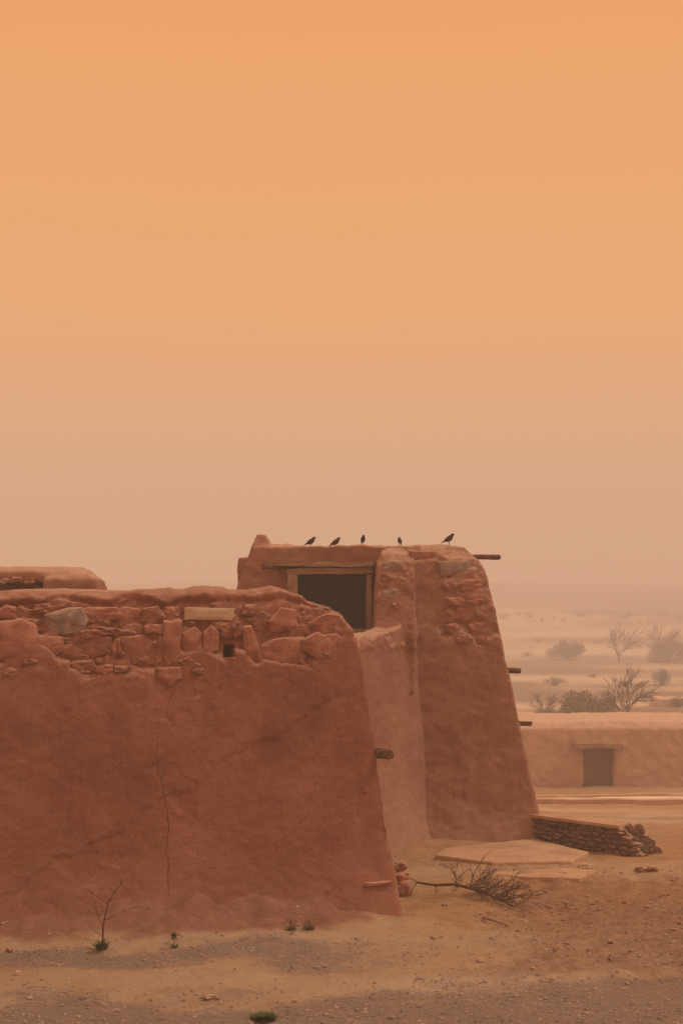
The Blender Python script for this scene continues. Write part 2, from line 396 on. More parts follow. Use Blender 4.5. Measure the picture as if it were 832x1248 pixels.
# ------------------------------------------------------------------ main adobe building
B = thing('adobe_building', (0, 17.5, 0), 'large red adobe building with battered walls, stone courses and a raised tower room', 'building')
EZ = [(-.6,-.02,-.06,1.6),(0,-.01,0,1.5),(.68,.065,.08,1.42),(1.8,.195,.21,1.3),(2.65,.33,.30,1.15),(2.90,.42,.33,1.12),(3.05,.53,.35,1.08),(3.16,.70,.37,1.04),(3.25,.92,.41,1.0),(3.32,1.2,.50,.92)]
mb = MB(); lv = []
for z, e, f, t in EZ:
    fr = WA+WD*e-WN*f; fl = WA+WD*8-WN*f; bl = WA+WD*8-WN*t; br = WA+WD*e-WN*t
    lv.append([(p.x, p.y, z) for p in (fl, fr, br, bl)])
mb.hull(lv)
def front_disp(v, n):
    d = .045*fb(v.x, v.y, v.z, .8, 2)+.012*fb(v.x, v.y, v.z, 3.5, 3)+.005*fb(v.x, v.y, v.z, 13, 2)
    u = sst(2.9, 3.2, v.z)
    v2 = v+n*d
    if u > 0:
        v2 += n*u*(.026*fb(v.x, v.y, 3, 2.3, 3)+.012*fb(v.x, v.y, v.z, 8, 4)); v2.z += u*.028*fb(v.x, 0, 3, 1.4, 3)
    if n.dot(WN) > .15:
        s = (v-WA).dot(WD)
        low = 2.63+.24*fb(v.x, 0, 0, 1.1, 3)+.10*fb(v.x, v.z, 0, 5, 4)-.12*math.exp(-((s-2.45)/.2)**2)
        if s < 1.3: low += .22*(1.3-s)
        top = 3.215+.07*fb(v.x, 0, 3, 3.1, 4)
        soft = .05+.10*max(0, fb(v.x, 0, 5, 1.7, 2))
        m = sst(low-soft, low+soft, v.z)*(1-sst(top, top+.04, v.z))*sst(.40, .65, s)
        mud = sst(.04, .28, fb(v.x, v.z, 11, 3.0, 3))
        v2 -= n*((.046-.032*mud)*m)
        pc = (v.z-1.9)+.55*(s-1.2)+.12*fb(v.x, v.z, 2, 2, 4)
        v2 += n*.014*sst(-.02, .02, pc)*(1-m)
        ch = fb(v.x, v.z, 8, 1.5, 4)
        v2 -= n*.008*sst(.42, .46, ch)*(1-m)
        c = at(279.5, 794, v.y)
        if abs(v.x-c.x) < .045 and abs(v.z-c.z) < .06: v2 -= n*.3
    return v2
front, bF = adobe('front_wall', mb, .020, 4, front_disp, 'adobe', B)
R, D, G, P = 'stone_red', 'stone_dark', 'stone_grey', 'stone_pale'
ST = [(8,746,24,19,R),(30,745,26,16,D),(52,743,24,14,D),(82,757,50,34,G),(121,749,54,19,R),(158,753,38,30,R),(189,749,32,22,D),(211,746,18,16,R),
(304,744,22,15,D),(319,758,24,26,D),(345,757,40,32,R),(366,771,22,20,D),(21,782,54,52,R),(60,788,40,34,R),(8,764,22,14,D),(38,762,26,15,D),(112,786,46,32,D),(78,780,22,11,D),(125,769,30,12,D),(154,772,30,12,D),(188,767,24,13,R),
(170,793,62,42,R),(210,784,26,62,R),(235,787,26,46,R),(256,779,20,38,R),(308,789,24,52,R),(342,795,58,38,R),(386,789,38,38,R),(395,761,44,26,R),(101,812,32,18,D),(128,815,22,14,R),(205,825,30,25,R),
(290,768,16,20,D),(276,765,14,13,R),(330,776,16,12,D),(366,796,18,24,D),(150,818,22,12,D),(242,817,16,11,D),(196,786,11,20,D),(406,783,24,22,R),(376,752,18,16,D),(142,791,13,26,R),(232,760,14,10,D),(38,808,20,9,D)]
for px, py, w, h, m in ST:
    big = w*h > 300
    wall_stone(bF, px+random.uniform(-1.5,1.5), py+random.uniform(-1.5,1.5), w*random.uniform(.95,1.05), h*random.uniform(.93,1.05), m, front, nrm=tuple(WN+Vector((random.uniform(-.05,.05),0,random.uniform(0,.15)))), proud=random.uniform(.024,.050) if big else random.uniform(.015,.032), d=.055, rot=(.25 if (px,py)==(308,789) else None), N=(8 if m == G else None))
wall_stone(bF, 256, 748, 68, 17, P, front, 'slab', proud=.055, d=.035, nrm=tuple(WN), reg=.85, rot=-.03)
wall_stone(bF, 460, 1077, 38, 6, D, front, 'slab', proud=.03, d=.05, nrm=(.3,-.95,0), reg=.9)
mb = MB()
for i in range(75):
    px = random.uniform(0, 400); py = random.uniform(742, 818+8*math.sin(px/30))
    if 262 < px < 296 and 780 < py < 808: continue
    if 220 < px < 295 and py < 762: continue
    if px > 340 and py > 806: continue
    p, n = cast(bF, px, py)
    if p is None: continue
    k = p.y/F; ax, ay, az = basis(WN); s = random.uniform(4, 8)
    mb.add(*slab_stone(p-ay*.016, ax, ay, az, s*k*1.2, s*k*.8, .03))
mb.build('chinking_stones', D, front, False)
def strip(bvh, pts, w, name, parent):
    V = []; Fc = []; out = []
    for i in range(len(pts)-1):
        for k in range(7):
            t = k/7; out.append((pts[i][0]*(1-t)+pts[i+1][0]*t+random.uniform(-1.1,1.1), pts[i][1]*(1-t)+pts[i+1][1]*t))
    for i, (px, py) in enumerate(out):
        p, n = cast(bvh, px, py)
        if p is None: continue
        ww = w*(.35+.65*math.sin(math.pi*i/len(out)))*random.uniform(.3,1.4)
        ax = Vector((.9676,.2526,0))
        V += [p+n*.003-ax*ww, p+n*.003+ax*ww]
    for i in range(len(V)//2-1): Fc.append((2*i, 2*i+1, 2*i+3, 2*i+2))
    mk(name, V, Fc, 'crack', parent)
strip(bF, [(191,905),(193,940),(200,960),(203,985),(206,1010),(203,1035),(206,1055),(204,1075),(207,1098)], .0044, 'crack', front)
strip(bF, [(214,836),(208,850),(203,870)], .0022, 'crack', front)

# side wall leading to the tower
mb = MB()
SN = Vector((-.87,.5,0))
def swp(t, z, sh): return Vector((-.3+1.55*t, 16.5+2.69*t, z))+SN*sh
def sw(z, sh, th):
    a = swp(0,z,sh); b = swp(1,z,sh); return [a, b, b+SN*th, a+SN*th]
mb.hull([sw(-1,-.08,1.0), sw(0,0,.95), sw(1.4,.13,.8), sw(2.6,.25,.65), sw(2.75,.29,.58), sw(2.80,.35,.46)])
prof_ = [(.70,2.6),(1.02,2.6),(1.02,3.15),(.97,3.0),(.90,2.91),(.82,2.85),(.70,2.80)]
mb.hull([[swp(t,z,.30) for t,z in prof_], [swp(t,z,.70) for t,z in prof_]])
mb.tb([(2.0,.42,1.0,18.98,19.9),(2.9,.43,1.0,19.02,19.9),(3.4,.45,1.0,19.10,19.9),(3.75,.48,.97,19.18,19.9),(3.88,.53,.92,19.26,19.87),(3.95,.62,.84,19.38,19.8)])
def side_disp(v, n):
    d = .04*fb(v.x+4, v.y, v.z, .9, 2)+.014*fb(v.x, v.y, v.z, 4, 3)+.006*fb(v.x, v.y, v.z, 15, 2)
    v2 = v+n*d
    if v.z > 2.7 and v.y < 19.1: v2.z += .04*fb(v.x, v.y, 0, 3, 4)
    if n.dot(-SN) > .4 and v.y < 19.2:
        low = 2.60+.10*fb(v.x, v.y, 0, 2.5, 4)
        v2 += n*(.022+.03*fb(v.x, v.y, v.z, 7, 3))*sst(low-.015, low+.02, v.z)*(1-sst(2.8,3,v.z))
    if n.y < -.3 and v.z > 3.2: v2 -= n*.02*sst(.05,.12,fb(v.x, v.z, 2, 4, 4))
    return v2
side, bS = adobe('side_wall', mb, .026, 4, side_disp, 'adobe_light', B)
# tower
mb = MB()
mb.tb([(-1.2,.9,3.0,18.9,22.5),(0,.9,2.76,19.06,22.4),(.3,.9,2.67,19.1,22.4),(.93,.9,2.53,19.15,22.4),(1.92,.9,2.34,19.22,22.4),(2.8,.9,2.14,19.3,22.4),(3.48,.9,1.98,19.38,22.3),(3.78,.9,1.88,19.46,22.2),(3.97,.9,1.68,19.62,22.1)])
def lt(x1, y0, y1, z1=4.02): return [(-1.2,-2.1,x1,y0,y1),(2.6,-1.74,x1,y0+.05,y1),(3.35,-1.47,x1,y0+.1,y1),(3.8,-1.28,x1,y0+.12,y1),(z1,-1.15,x1,y0+.2,y1)]
mb.tb(lt(-.70, 19.5, 22.4))
mb.box(-1.2, 1.1, 19.6, 20.1, 3.62, 3.99)
mb.tb([(-1.2,-2.0,1.1,19.5,20.1),(2.76,-1.65,1.1,19.55,20.1)])
mb.box(-1.6, 1.6, 21.9, 22.4, -1, 3.9)
mb.box(-1.2, 1.6, 19.7, 22.3, 3.75, 3.98)
mb.box(-1.6, 1.6, 19.7, 22.3, 2.4, 2.72)
mb.box(.46, 1.3, 19.6, 22.3, -1, 3.9)
mb.tb([(3.7,-1.34,-.90,19.6,20.2),(4.02,-1.24,-.98,19.64,20.0),(4.17,-1.18,-1.05,19.7,19.92)])
def tower_disp(v, n):
    d = .045*fb(v.x+9, v.y, v.z, .9, 2)+.016*fb(v.x, v.y+9, v.z, 4, 3)+.006*fb(v.x, v.y, v.z, 15, 2)
    v2 = v+n*d
    if v.z > 3.8: v2.z += .03*fb(v.x, v.y, 1, 2.2, 4)
    if n.y < -.3 and v.x > 1.0 and v.y < 20:
        e = (v.x-1.38)+.22*fb(v.x, v.z, 1, 2.6, 4); f = (v.z-2.80)+.24*fb(v.x, v.z, 6, 2.2, 4)
        mud = sst(.0, .3, fb(v.x, v.z, 11, 3.6, 3))
        v2 -= n*(.038-.028*mud+.02*fb(v.x, v.z, 5, 8, 3))*sst(-.03,.03,e)*sst(-.03,.03,f)
        f2 = (v.z-2.86)+.10*fb(v.x, v.z, 3, 3, 4); v2 -= n*.018*sst(-.015,.015,f2)*(1-sst(-.02,.02,e))
    return v2
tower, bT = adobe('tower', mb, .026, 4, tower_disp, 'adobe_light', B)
for px, py, w, h, m, rg in [(516,680,38,17,R,.6),(553,693,44,20,G,.6),(573,713,28,15,R,.3),(548,716,22,14,D,.2),(579,731,22,14,R,.3),(556,733,24,13,R,.3),(568,748,36,15,R,.62),(583,765,24,14,R,.3),(552,766,18,12,D,.2),(588,781,16,12,R,.3),(566,779,20,11,R,.3)]:
    wall_stone(bT, px, py, w, h, m, tower, proud=random.uniform(.010,.030), d=.045, nrm=(.08,-1,.10), reg=rg)
for px, py, w, h, m, rg in [(478,690,26,15,G,.3),(471,706,16,14,D,.2),(486,708,13,13,R,.2),(476,723,20,13,G,.2),(482,740,14,11,R,.2)]:
    wall_stone(bS, px, py, w, h, m, side, proud=.014, d=.045, nrm=(0,-1,.05), reg=rg)
wf = MB(); wf.box(-.73,-.60,19.36,19.60,2.62,3.595); wf.build('window_jamb', 'wood_post', tower, False)
wf = MB(); wf.box(.34,.41,19.50,19.62,2.80,3.595); wf.build('window_jamb', 'wood_post', tower, False)
def board(x0,x1,y0,y1,z0,z1,name,m,parent,tilt=0):
    b = MB(); n = 10; lv = []
    for i in range(n+1):
        t = i/n; x = x0+(x1-x0)*t; dz = tilt*(t-.5)+random.uniform(-.005,.005); k = .008*random.uniform(-1,1)
        e = .01 if i in (0, n) else 0
        lv.append([(x,y0+k+e,z0+dz+e),(x,y0+k+e,z1+dz+k-e),(x,y1-k,z1+dz-e),(x,y1-k,z0+dz+e)])
    b.hull(lv); return b.build(name, m, parent, False)
board(-.90,.44,19.40,19.9,3.70,3.765,'lintel','wood',tower,-.01)
board(-.76,.42,19.46,19.9,3.60,3.685,'lintel','wood',tower,.012)
board(-.72,.46,19.42,19.72,2.795,2.845,'window_sill','wood',tower)
def log(p0, p1, r, name, parent, m='wood_dark', n=14):
    b = MB(); p0, p1 = Vector(p0), Vector(p1); k = 8
    pts = [p0.lerp(p1, i/k)+Vector((0, random.uniform(-1,1), random.uniform(-1,1)))*r*.08 for i in range(k+1)]
    rad = [r*(1+.06*random.uniform(-1,1)) for _ in pts]; pts.append(p1+(p1-p0).normalized()*.004); rad.append(r*.86)
    b.tube(pts, rad, n, True, .05); return b.build(name, m, parent)
log((-.70,19.6,3.69),(-1.07,19.38,3.705),.04,'roof_beam',B)
log((1.55,19.8,3.84),(2.165,19.5,3.83),.036,'roof_beam',B)
log((1.9,19.6,2.29),(2.45,19.5,2.27),.038,'wall_beam',B)
log((2.1,19.6,1.555),(2.60,19.5,1.545),.033,'wall_beam',B)
log((.0,14.95,1.66),(.50,14.60,1.645),.052,'wall_beam',B)
mb = MB(); mb.tb([(-.5,-4.2,-1.1,16.9,17.7),(3.2,-4.1,-1.2,17.0,17.5),(3.36,-4.0,-1.4,17.1,17.4)])
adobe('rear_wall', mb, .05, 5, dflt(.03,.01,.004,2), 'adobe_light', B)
mb = MB(); mb.hull([[(-4.3,14.8,z),(-.3,15.8,z),(.2,18.6,z),(.3,19.8,z),(-1.9,19.8,z),(-4.3,17.3,z)] for z in (2.4,2.62)])
mb.build('roof', 'adobe_light', B, False)

# ------------------------------------------------------------------ rounded roof parapet on the left
PW = thing('adobe_wall', (-5, 18.5, 0), 'rounded adobe parapet with a dark stone course behind the front wall at far left', 'wall')
mb = MB()
mb.tb([(-.5,-8,-3.0,18.15,19.1),(3.25,-8,-3.05,18.2,19),(3.5,-8,-3.15,18.2,18.9)])
mb.tb([(3.46,-8,-3.2,18.0,19),(3.6,-8,-3.3,18.02,18.9),(3.66,-8,-3.45,18.2,18.8)])
mb.tb([(3.1,-3.8,-3.02,17.9,18.4),(3.5,-3.75,-3.05,17.9,18.4),(3.58,-3.65,-3.2,18.0,18.4)])
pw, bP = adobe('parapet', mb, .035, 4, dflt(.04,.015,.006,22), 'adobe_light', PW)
for px, py, w, h, m in [(6,709,14,9,G),(20,707,16,8,D),(36,709,14,10,D),(14,716,16,7,D),(30,717,14,7,D),(46,714,10,8,G),(2,717,10,7,R)]:
    wall_stone(bP, px, py, w, h, m, pw, proud=.03, d=.05, nrm=(0,-1,0))

# ------------------------------------------------------------------ ruined stone wall right of tower
RW = thing('stone_wall', (3.1, 18.6, -.1), 'low ruined stone wall with a flat cap at the foot of the tower', 'wall')
RN = Vector((.70,.71,0)); RD = Vector((1.40,-1.40,0))
def rp_(a, z, sh): return Vector((2.35,19.35,z))+RD*a+RN*sh
pr_ = [(0,-.6),(1.10,-.6),(1.0,-.02),(.95,.08),(.89,.20),(.83,.33),(0,.33)]
mb = MB(); mb.hull([[rp_(a,z,0) for a,z in pr_], [rp_(a,z,.50) for a,z in pr_]])
rc, bR = adobe('rubble_core', mb, .035, 2, dflt(.03,.02,.01,3), 'stone_brown', RW)
mb = MB()
dn = Vector((-.71,-.70,0)); axd = Vector((.70,-.71,0))
z = -.08
while z < .30:
    h = random.uniform(.045, .075); a = -.02+random.uniform(0,.04)
    amax = .985-(max(z,0))*.50
    while a < amax:
        w = random.uniform(.06, .17); hh = h*random.uniform(.75,1.1)
        mb.add(*slab_stone(rp_(a+w/2.8, min(z+h/2+random.uniform(-.012,.012), .30), -.005)-dn*.02, axd, dn, Vector((0,0,1)), w*.5, hh*.5, random.uniform(.035,.065)))
        a += w/1.98
    z += h*.95
for i in range(46):
    a = random.uniform(.83, 1.03); sh = random.uniform(0,.46); zz = max(-.03, .31-(a-.83)*1.9)
    mb.add(*slab_stone(rp_(a, zz-.02, sh), Vector((.8,-.5,0)).normalized(), Vector((.4,-.5,.7)).normalized(), Vector((-.1,.4,.6)).normalized(), random.uniform(.04,.09), random.uniform(.03,.055), .05))
mb.build('stone_masonry', 'stone_brown', RW, False)
mb = MB(); mb.hull([[rp_(-.05,z,-.05), rp_(.4,z,-.065), rp_(.86,z,-.045), rp_(.84,z,.30), rp_(.5,z,.34), rp_(-.05,z,.34)] for z in (.325,.365)]); mb.build('cap_slab', 'slab', RW, False)

# ------------------------------------------------------------------ paving slabs at tower foot, half sunk in the sand
def ground_slab(pxs, h, label):
    pts = [onground(*p) for p in pxs]; c = sum(pts, Vector())/len(pts); zt = sum(p.z for p in pts)/len(pts)+h
    ring = []
    for i, p in enumerate(pts):
        q = pts[(i+1) % len(pts)]
        for k in range(8):
            r = p.lerp(q, k/8); r += Vector((random.uniform(-.01,.01), random.uniform(-.01,.01), 0)); ring.append(r)
    b = MB(); lv = [[(p.x,p.y,c.z-.3) for p in ring], [(p.x,p.y,zt-.010) for p in ring], [(c.x+(p.x-c.x)*.99,c.y+(p.y-c.y)*.99,zt) for p in ring]]
    b.hull(lv); o = b.build('stone_slab', 'slab', smooth=False); tag(o, label, 'slab'); return o
ground_slab([(530,1048),(600,1056),(696,1054),(716,1043),(650,1028),(545,1036)], .050, 'broad dusty slab lying against the foot of the tower')
ground_slab([(590,1064),(630,1072),(705,1076),(726,1066),(698,1060)], .028, 'narrow dusty slab lying in front of the broad slab')

# ------------------------------------------------------------------ rocks
def rock(px, py, w, h, m, label, dz=0, group=None):
    p = onground(px, py); k = p.y/F
    a = random.uniform(-.5,.5); ax = Vector((math.cos(a), math.sin(a), 0)); ay = Vector((-math.sin(a), math.cos(a), 0))
    Vv, Ff = stone_geo(p+Vector((0,0,h*k*.38+dz)), ax, ay, Vector((0,0,1)), w*k/2, h*k/2, w*k*.4, .6, .3)
    o = mk('rock', Vv, Ff, m); tag(o, label, 'rock', group)
    try: o.data.set_sharp_from_angle(angle=math.radians(20))
    except Exception: pass
    return o
rock(490, 1092, 18, 18, D, 'lowest dark rock piled beside the right foot of the front wall')
rock(488, 1088, 22, 11, R, 'flat red rock in the middle of the pile beside the front wall', dz=.14)
rock(487, 1086, 16, 12, D, 'topmost dark rock of the pile beside the front wall', dz=.23)
rock(794, 1062, 14, 6, D, 'dark flat rock just right of the ruined stone wall')
rock(779, 1063, 10, 6, D, 'small dark rock touching the ruined stone wall')
rock(712, 1058, 14, 6, P, 'pale rock beside the slabs at the ruined wall')
rock(22, 1188, 7, 5, P, 'small white stone in the gravel at far left')
rock(585, 1172, 8, 5, P, 'pale stone in the sand right of centre')
rock(12, 1161, 8, 5, D, 'small dark stone at the foot of the mound at far left')
rock(257, 1218, 16, 6, G, 'flat grey stone lying in the foreground gravel')
rock(360, 1222, 7, 4, P, 'small pale stone near the green grass tuft')
rock(545, 1046, 7, 5, D, 'tiny dark stone on the sand before the side wall')
rock(745, 1150, 8, 4, G, 'small grey stone in the rough sand at right')

# ------------------------------------------------------------------ branches
def grow(mb, p, d, L, r, depth, spread=.6, kids=3, curl=.25, floor=None, n=5, bias=Vector((0,0,0)), ms=.0015):
    k = max(3, int(4+depth)); pts = [Vector(p)]; rad = [r]
    dd = Vector(d).normalized()
    for i in range(k):
        dd = (dd+Vector((random.uniform(-1,1), random.uniform(-1,1), random.uniform(-1,1)))*curl+bias).normalized()
        q = pts[-1]+dd*L/k
        if floor is not None:
            g0 = gz(q.x, q.y)+floor
            if q.z < g0: q.z = g0; dd.z = abs(dd.z)*.3
        pts.append(q); rad.append(max(ms, r*(1-.75*(i+1)/k)))
        if depth > 0 and i >= 1:
            for c in range(kids if i == k-1 else max(1, kids-1)):
                if random.random() < .75:
                    v = (dd+Vector((random.uniform(-1,1), random.uniform(-1,1), random.uniform(-1,1)))*spread).normalized()
                    grow(mb, q, v, L*random.uniform(.4,.7), rad[-1]*.75, depth-1, spread, kids, curl, floor, 4, bias, ms)
    mb.tube(pts, rad, n)
p0 = onground(508, 1090)
FB = thing('dead_branch', p0, 'dead leafless branch fallen on the sand right of the front wall', 'branch')
mb = MB(); st = Vector((p0.x, p0.y, p0.z+.13)); e1 = onground(572, 1094)+Vector((0,0,.10)); e2 = onground(630, 1110)+Vector((0,0,.03))
main = [st, st.lerp(e1,.35)+Vector((0,0,-.01)), st.lerp(e1,.7)+Vector((0,0,.02)), e1, e1.lerp(e2,.3)+Vector((0,0,.02)), e1.lerp(e2,.65), e2]
mb.tube(main, [.010,.013,.016,.018,.013,.008,.004], 7, True, .06); mb.build('stem', 'twig', FB)
mb = MB()
for i in range(36):
    b = main[3].lerp(main[6], random.random()*.8) if i > 8 else main[1].lerp(main[3], random.uniform(.5,1))
    v = Vector((random.uniform(-.1,1), random.uniform(-.8,.8), random.uniform(-.15,.35)))
    grow(mb, b, v, random.uniform(.14,.30), .006, 2, .6, 2, .22, .008, ms=.002)
for b, v, l in ((st,(-.4,-.2,-.6),.12),(st,(-.5,.1,.25),.1),(main[3],(.15,.1,.9),.30),(main[3],(.5,.1,.6),.26),(main[4],(.7,.1,.5),.24),(main[2],(.5,0,.5),.16),(main[1],(.1,0,-.9),.1)):
    grow(mb, b, v, l, .007, 1, .4, 2, .15, .01, ms=.002)
mb.build('twigs', 'twig', FB)
a, b_ = onground(588,1122), onground(619,1131)
mb = MB(); mb.tube([a+Vector((0,0,.02)), a.lerp(b_,.5)+Vector((0,0,.03)), b_+Vector((0,0,.02))], [.012,.014,.008], 7, True, .08)
tag(mb.build('stick', 'wood'), 'short bare stick lying on the sand below the dead branch', 'stick')
p0 = onground(125, 1158)
SP = thing('sapling', p0, 'bare dead sapling with green leaves at its foot before the front wall', 'sapling')
mb = MB(); tips = [at(126,1128,p0.y), at(132,1100,p0.y), at(143,1083,p0.y), at(155,1070,p0.y)]
mb.tube([p0-Vector((0,0,.05))]+tips, [.010,.008,.005,.0035,.002], 6); mb.build('stem', 'twig', SP)
mb = MB()
for (a1, b1, w) in (((126,1130),(110,1104),1),((127,1122),(160,1108),1),((132,1102),(112,1088),1),((134,1098),(158,1088),0),((140,1088),(128,1074),0),((125,1140),(108,1128),0),((148,1078),(146,1066),0)):
    A, Bb = at(*a1, p0.y), at(*b1, p0.y+random.uniform(-.15,.15)); grow(mb, A, Bb-A, (Bb-A).length, .004, w, .4, 2, .1)
mb.build('twigs', 'twig', SP)
def tuft(mb, p, n, h, w, lean=.6):
    for i in range(n):
        a = random.random()*6.28; l = h*random.uniform(.5,1); b = p+Vector((math.cos(a),math.sin(a),0))*w*random.random()*.4
        d = Vector((math.cos(a)*lean*random.random(), math.sin(a)*lean*random.random(), 1)).normalized(); s = Vector((-math.sin(a),math.cos(a),0))*w*.05
        m_ = b+d*l*.6; t = b+d*l+Vector((math.cos(a),math.sin(a),-.3))*l*.25
        mb.add([b-s,b+s,m_+s*1.2,m_-s*1.2,t],[(0,1,2,3),(3,2,4)])
mb = MB(); tuft(mb, p0+Vector((0,-.02,0)), 90, .11, .12, 1.1); mb.build('leaves', 'leaf', SP, False)
p = onground(212, 1156); PL = thing('small_plant', p, 'tiny green plant with two leaf clusters right of the sapling', 'plant')
mb = MB(); mb.tube([p-Vector((0,0,.02)), p+Vector((.005,0,.08)), p+Vector((0,0,.14))], [.004,.003,.002], 5); mb.build('stem', 'twig', PL)
mb = MB(); tuft(mb, p, 30, .06, .07, 1.2); tuft(mb, p+Vector((0,0,.10)), 40, .06, .07, 1.3); mb.build('leaves', 'leaf', PL, False)
p = onground(321, 1244); mb = MB(); tuft(mb, p, 300, .05, .22, 1.5)
tag(mb.build('grass_tuft', 'leaf', smooth=False), 'low green grass tuft at the bottom edge of the picture', 'grass tuft')
for px, lab in ((355,'dry brown weed at the foot of the mound, left of its twin'),(377,'dry brown weed at the foot of the mound, right of its twin')):
    p = onground(px, 1134); mb = MB()
    for i in range(9): grow(mb, p, (random.uniform(-1,1),random.uniform(-1,1),random.uniform(.5,1.2)), .08, .003, 1, .6, 2, .2, n=4)
    tuft(mb, p, 40, .05, .10, 1.2)
    tag(mb.build('dry_weed', 'leaf_dry', smooth=False), lab, 'weed', 'dry weeds at the mound')

# ------------------------------------------------------------------ birds
def bird(px, Y, rz, label, sc=1.0):
    X = (px-CX)/F*Y
    z = bT.ray_cast(Vector((X, Y, 6)), Vector((0,0,-1)))[0].z
    if 455 < px < 505:
        h2 = bS.ray_cast(Vector((X, Y, 6)), Vector((0,0,-1)))
        if h2[0] is not None: z = max(z, h2[0].z)
    root = thing('bird', (X, Y, z), label, 'bird', 'birds perched on the tower parapet'); root.rotation_euler = (0,0,rz); root.scale = (sc,)*3
    sp = [(-.092,.020,.008,.004),(-.072,.034,.012,.005),(-.050,.048,.016,.011),(-.030,.058,.025,.022),(-.006,.069,.033,.032),(.015,.082,.035,.034),(.031,.098,.029,.030),(.041,.112,.0215,.022),(.049,.123,.0200,.020),(.058,.129,.0175,.0175),(.066,.130,.011,.011),(.070,.130,.003,.003)]
    V = []; Fc = []; n = 12
    for i, (x, zz, ry, rz_) in enumerate(sp):
        q0 = sp[max(0,i-1)]; q1 = sp[min(len(sp)-1,i+1)]; d = Vector((q1[0]-q0[0],0,q1[1]-q0[1])).normalized(); u = Vector((-d.z,0,d.x))
        for k in range(n):
            t = k*2*math.pi/n; V.append(Vector((x,0,zz))+Vector((0,1,0))*math.cos(t)*ry+u*math.sin(t)*rz_)
    for i in range(len(sp)-1):
        for k in range(n): a = i*n+k; b = i*n+(k+1)%n; Fc.append((a,b,b+n,a+n))
    Fc.append(tuple(range(n))[::-1]); Fc.append(tuple((len(sp)-1)*n+k for k in range(n)))
    def child(name, V, Fc, m, par=root):
        me = bpy.data.meshes.new(name); me.from_pydata([tuple(v) for v in V], [], Fc); me.polygons.foreach_set('use_smooth',[True]*len(Fc)); me.materials.append(M[m])
        o = bpy.data.objects.new(name, me); link(o); o.parent = par; return o
    child('body', V, Fc, 'bird')
    b = MB(); b.tube([(.066,0,.130),(.075,0,.129),(.085,0,.1265)], [.006,.004,.0008], 6); child('beak', b.V, b.F, 'beak')
    for s in (-1, 1):
        b = MB(); Vw = []
        for v in ICO[0]:
            x = v.x*.054; t = (v.x+1)/2; y_ = v.y*.007; zz = v.z*.022*(.25+.75*t**.6)
            c = math.cos(.68); s_ = math.sin(.68)
            Vw.append(Vector((-.024+x*c-zz*s_, s*(.0300*(.42+.58*t))+y_, .068+x*s_+zz*c)))
        child('wing', Vw, ICO[1], 'bird_wing')
        b.tube([(.004,s*.012,.048),(.012,s*.013,.024),(.004,s*.013,.000)], [.004,.0025,.0022], 6)
        for dx, dy in ((.02,.0),(.016,.008),(.016,-.008),(-.012,0)): b.tube([(.004,s*.013,.002),(.004+dx,s*.013+dy,.000)], [.002,.001], 5)
        child('leg', b.V, b.F, 'beak')
        b = MB(); b.add([Vector((.056,s*.0170,.132))+v*.003 for v in ICO1[0]], ICO1[1]); child('eye', b.V, b.F, 'beak')
    return root
bird(378, 19.85, .15, 'brown bird facing right, leftmost of five on the tower parapet', 1.05)
bird(408, 19.85, -.1, 'brown bird facing right, second from left on the tower parapet', 1.05)
bird(442, 19.85, -1.4, 'brown bird seen end on, in the middle of the parapet row', .95)
bird(487, 19.75, 1.75, 'small dark bird perched above the rounded pillar of the tower', .88)
bird(546, 19.75, .05, 'brown bird with raised head, rightmost on the tower parapet', 1.12)

# ------------------------------------------------------------------ far house, road
FH = thing('adobe_house', (10, 45, -2.6), 'long low adobe house with one dark doorway across the road', 'house')
mb = MB(); zt = -.46
mb.tb([(-3.6,5.2,7.48,44,48),(-.7,5.3,7.48,44.1,48),(zt-.02,5.5,7.48,44.3,47.8)])
mb.tb([(-3.6,8.42,17,44,48),(-.7,8.42,17,44.1,48),(zt-.02,8.42,17,44.3,47.8)])
mb.tb([(-1.25,7.2,8.7,44.03,45),(-.7,7.2,8.7,44.1,48),(zt-.02,7.2,8.7,44.3,47.8)])
mb.box(7.2,8.7,44.9,48,-3.6,-.6)
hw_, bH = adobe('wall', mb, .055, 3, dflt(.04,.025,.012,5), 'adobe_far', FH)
board(7.15,8.66,43.75,44.5,-1.27,-1.13,'lintel','wood',FH)
mb = MB()
for i in range(100):
    for j, yy in enumerate((34.2,37.6)):
        x = 1+i*.5; mb.V.append(Vector((x, yy+.02*x+.06*fb(x,j,0,1.1,2), gz(x, yy+.02*x)+.07)))
mb.F = [(2*i,2*i+2,2*i+3,2*i+1) for i in range(99)]
tag(mb.build('road', 'road'), kind='structure')
for yy in (34.05,37.7):
    mb = MB(); lv = []
    for i in range(100):
        x = 1+i*.5; z = gz(x, yy+.02*x)+.03*fb(x,yy,0,1.7,2); y2 = yy+.02*x; lv.append([(x,y2-.12,z-.2),(x,y2-.12,z+.13),(x,y2+.12,z+.13),(x,y2+.12,z-.2)])
    mb.hull(lv); tag(mb.build('kerb', 'slab', smooth=False), kind='structure')

